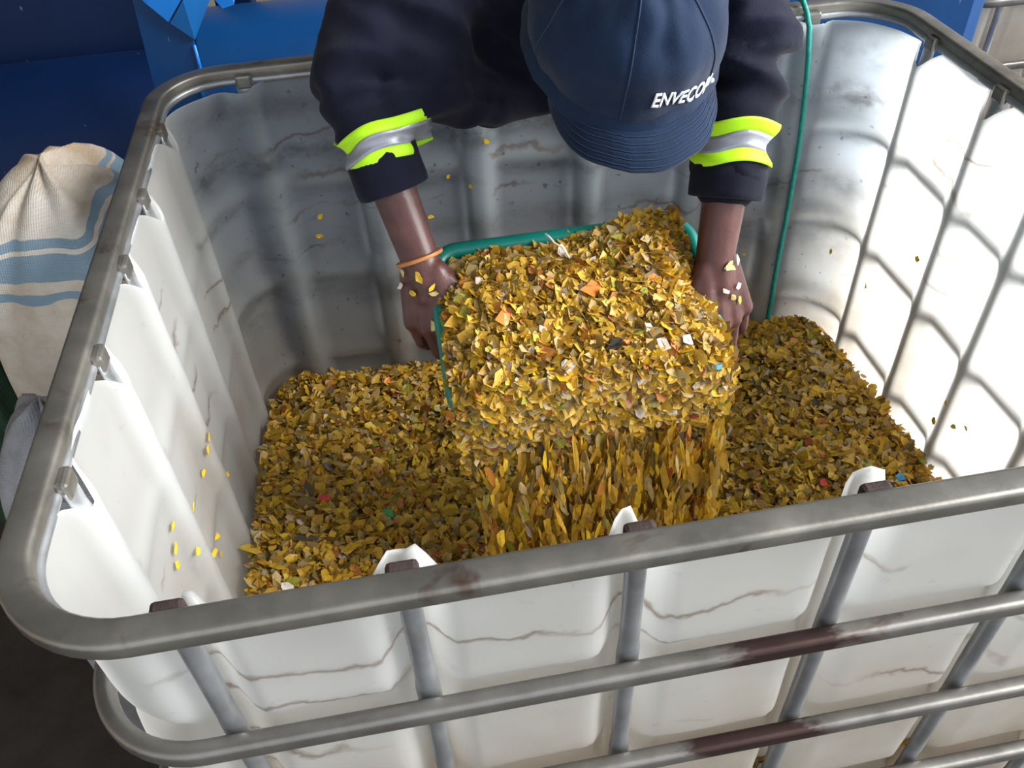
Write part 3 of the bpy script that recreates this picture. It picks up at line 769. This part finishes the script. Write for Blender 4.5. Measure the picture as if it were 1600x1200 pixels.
# trousers and boots
T_ = Cap()
for s in (-1, 1):
    hp, k_, a_ = kn[s]; T_.chain([hp, k_, a_+Vector((0, 0, 0.04))], [0.115, 0.085, 0.072])
T_.chain([hipL+Vector((0, 0, 0.06)), hipR+Vector((0, 0, 0.06))], [0.12, 0.12])
trousers = T_.build('trousers', 0.011, 5, M['navy'])
boots = []
for s in (-1, 1):
    hp, k_, a_ = kn[s]; Q = Cap()
    Q.chain([a_+Vector((0, 0, 0.12)), a_+Vector((0, 0.01, -0.045))], [0.058, 0.052]); Q.chain([a_+Vector((0, 0.03, -0.052)), a_+Vector((s*0.02, -0.15, -0.058))], [0.048, 0.042])
    boots.append(Q.build('boot', 0.009, 4, M['boot']))
# cap: loose crown, band, peak, seams, print
def crown_r(th, ph):
    """superellipsoid crown in head axes; ph 0 at top"""
    puff = 1 + 0.055*noise.noise(Vector((math.cos(th)*2.0, math.sin(th)*2.0, ph*2.2+1.5))) + 0.028*noise.noise(Vector((math.cos(th)*4, math.sin(th)*5, ph*3)))
    seam = 0.010*math.exp(-((math.fmod((th-0.32)*6/(2*math.pi)+60.5, 1)-0.5)/0.035)**2)*math.sin(ph)
    return puff - seam
CE = (0.112, 0.125, 0.114)
def crown(th, ph, add=0.0):
    r = crown_r(th, ph) ; sp = math.sin(ph)**0.85
    return HD((CE[0]*r+add)*sp*math.sin(th), -0.012+(CE[1]*r+add)*sp*math.cos(th), 0.020+(CE[2]*r+add)*math.copysign(abs(math.cos(ph))**0.9, math.cos(ph)))
nt, npz = 96, 40; V = []; F = []; phm = math.radians(101)
for j in range(npz+1):
    ph = 0.02+(phm-0.02)*j/npz
    for i in range(nt): V.append(crown(2*math.pi*i/nt, ph))
F = [(j*nt+i, j*nt+(i+1) % nt, (j+1)*nt+(i+1) % nt, (j+1)*nt+i) for j in range(npz) for i in range(nt)] + [tuple(range(nt))]
capo = mesh('cap', V, F, M['capcloth'], None, True)
sf = capo.modifiers.new('thick', 'SOLIDIFY'); sf.thickness = 0.003; sf.offset = -1
cap_bvh = bvh_of(capo.data)
parts_cap = []
V, F = tube_geo([crown(2*math.pi*i/72, math.radians(97), 0.0015) for i in range(72)], rrect(0.014, 0.003, 0.002), closed=True)
parts_cap.append(mesh('sweat_band', V, F, M['capcloth'], None, True))
for i in range(6):
    th = 2*math.pi*i/6+0.32
    pts = [crown(th, 0.1+(phm-0.25)*q/24, 0.0006) for q in range(25)]
    V, F = tube_geo(pts, circ(0.0011, 6)); parts_cap.append(mesh('seam', V, F, M['capstitch'], None, True))
parts_cap.append(mesh('button', *(lambda C_: (C_.V, C_.F))((lambda c: (c.ell(crown(0, 0.02, 0.002), (rh*0.008, fh*0.008, uh*0.005), 12, 8), c)[1])(Cap())), M['capcloth'], None, True))
# peak
PK = math.radians(68); pw = 0.053; V = []; na, nb = 48, 12
def peak(a, f, dz=0.0):
    th = -PK+2*PK*a
    e = math.sin(math.pi*a)**0.55
    base = crown(th, math.radians(98), -0.001)
    out = HD(0, 0, 0)
    ln = pw*e
    d = (rh*math.sin(th)*0.35+fh*1.0).normalized()
    arch = -0.012*(f**1.3)*(1-0.2*e) - 0.030*f*(abs(math.sin(th))**2)
    return base + d*ln*f + uh*(arch+dz)
for lay in (0.0012, -0.0022):
    for j in range(nb+1):
        for i in range(na+1): V.append(peak(i/na, j/nb, lay+(0.0005*math.cos(j*math.pi) if lay > 0 else 0)))
k1_ = na+1; m_ = k1_*(nb+1)
F = [(j*k1_+i, j*k1_+i+1, (j+1)*k1_+i+1, (j+1)*k1_+i) for j in range(nb) for i in range(na)]
F += [(m_+j*k1_+i, m_+(j+1)*k1_+i, m_+(j+1)*k1_+i+1, m_+j*k1_+i+1) for j in range(nb) for i in range(na)]
F += [(nb*k1_+i, nb*k1_+i+1, m_+nb*k1_+i+1, m_+nb*k1_+i) for i in range(na)]
F += [(i, m_+i, m_+i+1, i+1) for i in range(na)]
peak_o = mesh('peak', V, F, M['capcloth'], None, False); parts_cap.append(peak_o)
for f in (0.25, 0.42, 0.59, 0.76, 0.92):
    pts = [peak(0.04+0.92*i/40, f, 0.0016) for i in range(41)]
    V, F = tube_geo(pts, circ(0.0006, 5)); parts_cap.append(mesh('stitch_line', V, F, M['capstitch'], None, True))
# lettering wrapped on the crown front
def wrap_text(txt, th0, ph0, size, slant, lean):
    cu = bpy.data.curves.new('t', 'FONT'); cu.body = txt; cu.size = size; cu.extrude = 0; cu.resolution_u = 3; cu.shear = 0.25; cu.offset = size*0.022
    cu.space_character = 1.02
    to = bpy.data.objects.new('t', cu); COL.objects.link(to)
    dg = bpy.context.evaluated_depsgraph_get(); me_ = bpy.data.meshes.new_from_object(to.evaluated_get(dg)); bpy.data.objects.remove(to)
    bm = bmesh.new(); bm.from_mesh(me_); bmesh.ops.subdivide_edges(bm, edges=bm.edges[:], cuts=2); bmesh.ops.triangulate(bm, faces=bm.faces[:])
    ext = bmesh.ops.extrude_face_region(bm, geom=bm.faces[:]); 
    for v_ in ext['geom']:
        if isinstance(v_, bmesh.types.BMVert): v_.co.z = 0.0009
    for v_ in bm.verts:
        x, y, z = v_.co; yy = y + x*lean
        th = th0 - x/0.108; ph = ph0 - yy*1.45/0.112
        v_.co = crown(th, ph, 0.0006+z)
    bm.to_mesh(me_); bm.free(); me_.name = 'cap_lettering'; me_.materials.clear()
    return link('cap_lettering', me_, M['print'])
TXT = dict(th0=0.06, ph0=math.radians(82), size=0.0180, slant=0, lean=-0.20)
parts_cap.append(wrap_text('ENVECOPL', **TXT))
# small round printed mark after the lettering
C2 = Cap(); C2.ell(crown(TXT['th0']-0.86, math.radians(93), 0.0008), (rh*0.0035, fh*0.003, uh*0.0035), 12, 8)
parts_cap.append(mesh('printed_dot', C2.V, C2.F, M['print'], None, True))
# eyes, hair
eyes = []
for s in (-1, 1):
    C2 = Cap(); C2.ell(HD(s*0.031, 0.073, -0.004), (rh*0.011, fh*0.009, uh*0.007), 14, 10); eyes.append(mesh('eye', C2.V, C2.F, M['eye'], None, True))
C2 = Cap(); C2.ell(HD(0, -0.035, -0.005), (rh*0.079, fh*0.078, uh*0.062)); hair = mesh('hair', C2.V, C2.F, M['hair'], None, True)
# bangle on the left-hand side wrist
T = (wrL-elL).normalized(); N = T.orthogonal().normalized(); Bn = T.cross(N); cc = elL.lerp(wrL, 0.96)
V, F = tube_geo([cc+N*0.0285*math.cos(a)+Bn*0.0285*math.sin(a) for a in [2*math.pi*i/36 for i in range(36)]], rrect(0.0025, 0.004, 0.001), closed=True)
bangle = mesh('bangle', V, F, M['band'], None, True); bangle['label'] = 'orange-brown bangle on the wrist'
for o in [body, jacket, collar, trousers, capo, hair, bangle]+bands+cuffs+boots+eyes: localise(o)
for o in parts_cap: o.data.transform(Matrix.Translation(-PO)); o.parent = capo
jacket['label'] = 'navy work jacket with rolled sleeves'; capo['label'] = 'dark blue peaked cap with white lettering'
# flakes stuck to the hands
for (a, wv, n_, kn_), wr, side in ((hL, wrL, 'left'), (hR, wrR, 'right')):
    for q in range(7):
        st_ = wr + a*random.uniform(0.0, 0.085) + wv*random.uniform(-0.028, 0.022) + n_*0.09
        h_ = body_bvh.ray_cast(st_, -n_)
        if h_[0] is not None: one_flake(h_[0]+h_[1]*0.0032, h_[1]+Vector((random.uniform(-.25, .25), 0, 0)), random.uniform(.0045, .0075), FM[random.choice(('pale', 'yellow', 'white', 'pale'))], 'wet flake stuck to the hand on the %s side of the basket' % side, 'flakes on the %s hand' % side, elong=1.5)

# ------------------------------------------------------------------ blue machine behind
mach = empty('blue_machine', (0.0, 1.75, 0)); tag(mach, 'big blue painted steel washing machine standing behind the worker', 'machine')
MO = Vector((0, 1.75, 0))
def mp(o): o.data.transform(Matrix.Translation(-MO)); o.parent = mach; return o
def cyl(name, x0, x1, y, z, r, mat, n=64):
    V, F = tube_geo([(x0, y, z), (x0+0.01, y, z), (x1-0.01, y, z), (x1, y, z)], circ(r, n), scale=[0.985, 1, 1, 0.985]); return mp(mesh(name, V, F, mat, None, True))
cyl('trough_shell', -1.9, -0.10, 1.76, 0.64, 0.24, M['blue_dark'])
mp(box('hopper_panel', (-1.02, 1.95, 1.30), (1.8, 0.03, 1.0), M['blue_dark'], rot=Matrix.Rotation(math.radians(-8), 3, 'X')))
cyl('wash_drum', -0.075, 1.22, 1.80, 0.735, 0.215, M['blue'])
for x in (0.42, 0.80): cyl('drum_flange', x-0.012, x+0.012, 1.80, 0.735, 0.232, M['blue'])
# end plate with its folded edge, and the bracket bolted on it
def slab(name, pts, t_, mat):
    """flat plate from an outline, t_ = thickness vector"""
    A = [Vector(q) for q in pts]; k = len(A); V = A+[q+Vector(t_) for q in A]
    return mp(mesh(name, V, [tuple(reversed(range(k))), tuple(k+i for i in range(k))]+[(i, (i+1) % k, k+(i+1) % k, k+i) for i in range(k)], mat))
slab('end_plate', [(-0.16, 1.49, 0.10), (-0.05, 1.49, 0.10), (-0.048, 1.49, 0.905), (-0.036, 1.49, 0.94), (-0.034, 1.49, 0.995), (-0.02, 1.49, 1.02), (-0.02, 1.49, 1.75), (-0.125, 1.49, 1.75), (-0.125, 1.49, 1.09), (-0.139, 1.49, 0.911)], (0, 0.012, 0), M['blue'])
V, F = tube_geo([(-0.047, 1.488, 0.88), (-0.047, 1.488, 0.905), (-0.035, 1.488, 0.945), (-0.034, 1.488, 0.99)], circ(0.0035, 8)); mp(mesh('edge_weld', V, F, M['blue_bright'], None, True))
slab('bracket_plate', [(-0.103, 1.474, 1.09), (-0.067, 1.474, 1.045), (-0.030, 1.474, 1.085), (0.02, 1.474, 1.22), (-0.103, 1.474, 1.22)], (0, 0.010, 0), M['blue_bright'])
slab('bracket_web', [(-0.065, 1.476, 1.042), (-0.028, 1.480, 1.003), (0.021, 1.500, 1.073), (0.06, 1.515, 1.22), (0.025, 1.476, 1.22), (-0.028, 1.476, 1.083)], (0, 0.010, 0), M['blue_mid'])
slab('bracket_foot', [(0.026, 1.52, 1.062), (0.036, 1.52, 1.045), (0.06, 1.52, 1.05), (0.07, 1.52, 1.2), (0.05, 1.52, 1.2)], (0, 0.04, 0), M['blue_bright'])
for x, z in ((-0.085, 1.105), (-0.03, 1.15)):
    V, F = tube_geo([(x, 1.475, z), (x, 1.466, z)], circ(0.009, 6)); mp(mesh('bolt', V, F, M['steel']))
# side casing on the right
V = [(1.22, 1.52, 0.0), (1.74, 1.52, 0.0), (1.795, 1.55, 0.0), (1.795, 1.84, 0.0), (1.22, 1.84, 0.0)]
V2 = [(x, y, 1.45) for x, y, z in V]
cs = mp(mesh('side_casing', V+V2, [(4, 3, 2, 1, 0), (5, 6, 7, 8, 9)]+[(i, (i+1) % 5, 5+(i+1) % 5, 5+i) for i in range(5)], M['blue']))
b = cs.modifiers.new('bevel', 'BEVEL'); b.width = 0.012; b.segments = 3
mp(box('frame_beam', (-0.4, 1.98, 1.90), (3.2, 0.10, 0.10), M['blue_dark']))
for x in (-1.7, 0.0, 1.1): mp(box('support_leg', (x, 1.98, 0.97), (0.09, 0.09, 1.9), M['blue_dark']))

# ------------------------------------------------------------------ sacks at the left
def sack_mat(name, base, stripe, dirt):
    t = NT(name); v = t.obj(); sep = t.add('ShaderNodeSeparateXYZ'); t.set(sep.inputs[0], v)
    n = t.noise(5, 6, 0.65, v)
    c = t.ramp(n, [(0.38, dirt), (0.62, base)])
    if stripe:
        zz = t.math('ADD', sep.outputs[2], t.math('MULTIPLY', t.math('SUBTRACT', t.noise(7, 2, 0.5, v), 0.5), 0.06))
        tot = None
        for z0, wd in stripe:
            d = t.math('ABSOLUTE', t.math('SUBTRACT', zz, z0)); ln = t.math('LESS_THAN', d, wd); tot = ln if tot is None else t.math('MAXIMUM', tot, ln)
        c = t.mix(t.math('MULTIPLY', tot, 0.8), c, (0.10, 0.22, 0.33, 1))
    wv = t.add('ShaderNodeTexWave', {'Scale': 90.0, 'Distortion': 0.5}); t.set(wv.inputs['Vector'], v)
    wv2 = t.add('ShaderNodeTexWave', {'Scale': 90.0, 'Distortion': 0.5}, bands_direction='Z'); t.set(wv2.inputs['Vector'], v)
    t.P(color=c, rough=0.7, spec=0.3); t.bump(t.math('ADD', t.math('ADD', wv.outputs[1], wv2.outputs[1]), t.math('MULTIPLY', n, 3.0)), 0.25, 0.004)
    return t.m
def sack(name, loc, size, mat, label, lean=(0, 0), seed=0.0, fold=1.0, yaw=0.0):
    nu_, nv_ = 72, 56; V = []; F = []; sx, sy_, h = size
    for j in range(nv_+1):
        f = j/nv_; prof = min(1, (f/0.10))**0.5 * (1 if f < 0.62 else max(0.0, 1-((f-0.62)/0.38)**3.6))**0.55
        prof = max(prof, 0.04) if j else 0.55
        for i in range(nu_):
            th = 2*math.pi*i/nu_; cx = math.copysign(abs(math.cos(th))**0.75, math.cos(th)); sx_ = math.copysign(abs(math.sin(th))**0.75, math.sin(th))
            wr_ = 1 + fold*(0.10*noise.noise(Vector((math.cos(th)*1.5+seed, math.sin(th)*1.5, f*3.0))) + 0.05*noise.noise(Vector((math.cos(th)*4+seed, math.sin(th)*4, f*6))) + 0.03*max(0, f-0.55)*math.sin(th*9+f*6))
            x = cx*sx*prof*wr_ + lean[0]*f*f; y = sx_*sy_*prof*wr_+lean[1]*f*f
            V.append((x*math.cos(yaw)-y*math.sin(yaw), x*math.sin(yaw)+y*math.cos(yaw), h*f + 0.03*fold*noise.noise(Vector((math.cos(th)*2, math.sin(th)*2, seed+f*2)))*(f > 0.05)))
    F = [(j*nu_+i, j*nu_+(i+1) % nu_, (j+1)*nu_+(i+1) % nu_, (j+1)*nu_+i) for j in range(nv_) for i in range(nu_)]+[tuple(reversed(range(nu_))), tuple(nv_*nu_+i for i in range(nu_))]
    o = mesh(name, V, F, mat, None, True); o.location = loc; return tag(o, label, 'sack')
sk = sack('woven_sack', (-0.205, 0.95, 0.0), (0.15, 0.23, 1.03), sack_mat('woven_sack_white', (0.62, 0.58, 0.53, 1), ((0.975, 0.006), (0.945, 0.018), (0.905, 0.006)), (0.40, 0.31, 0.22, 1)), 'dirty white woven sack with blue printed stripes beside the tote', (0.0, 0.0), 2.3, 1.0)
sack('woven_sack', (-0.19, 0.53, 0.0), (0.11, 0.105, 0.86), sack_mat('woven_sack_grey', (0.30, 0.31, 0.34, 1), None, (0.17, 0.16, 0.16, 1)), 'grey woven sack slumped in front of the striped one', (0.0, 0.05), 5.1, 1.1)
sack('green_sack', (-0.44, 0.94, 0.0), (0.085, 0.15, 1.02), sack_mat('green_sheet', (0.025, 0.07, 0.04, 1), None, (0.012, 0.035, 0.02, 1)), 'dark green plastic sack at the left edge beside the striped sack', (0.0, 0.0), 8.7, 1.5)
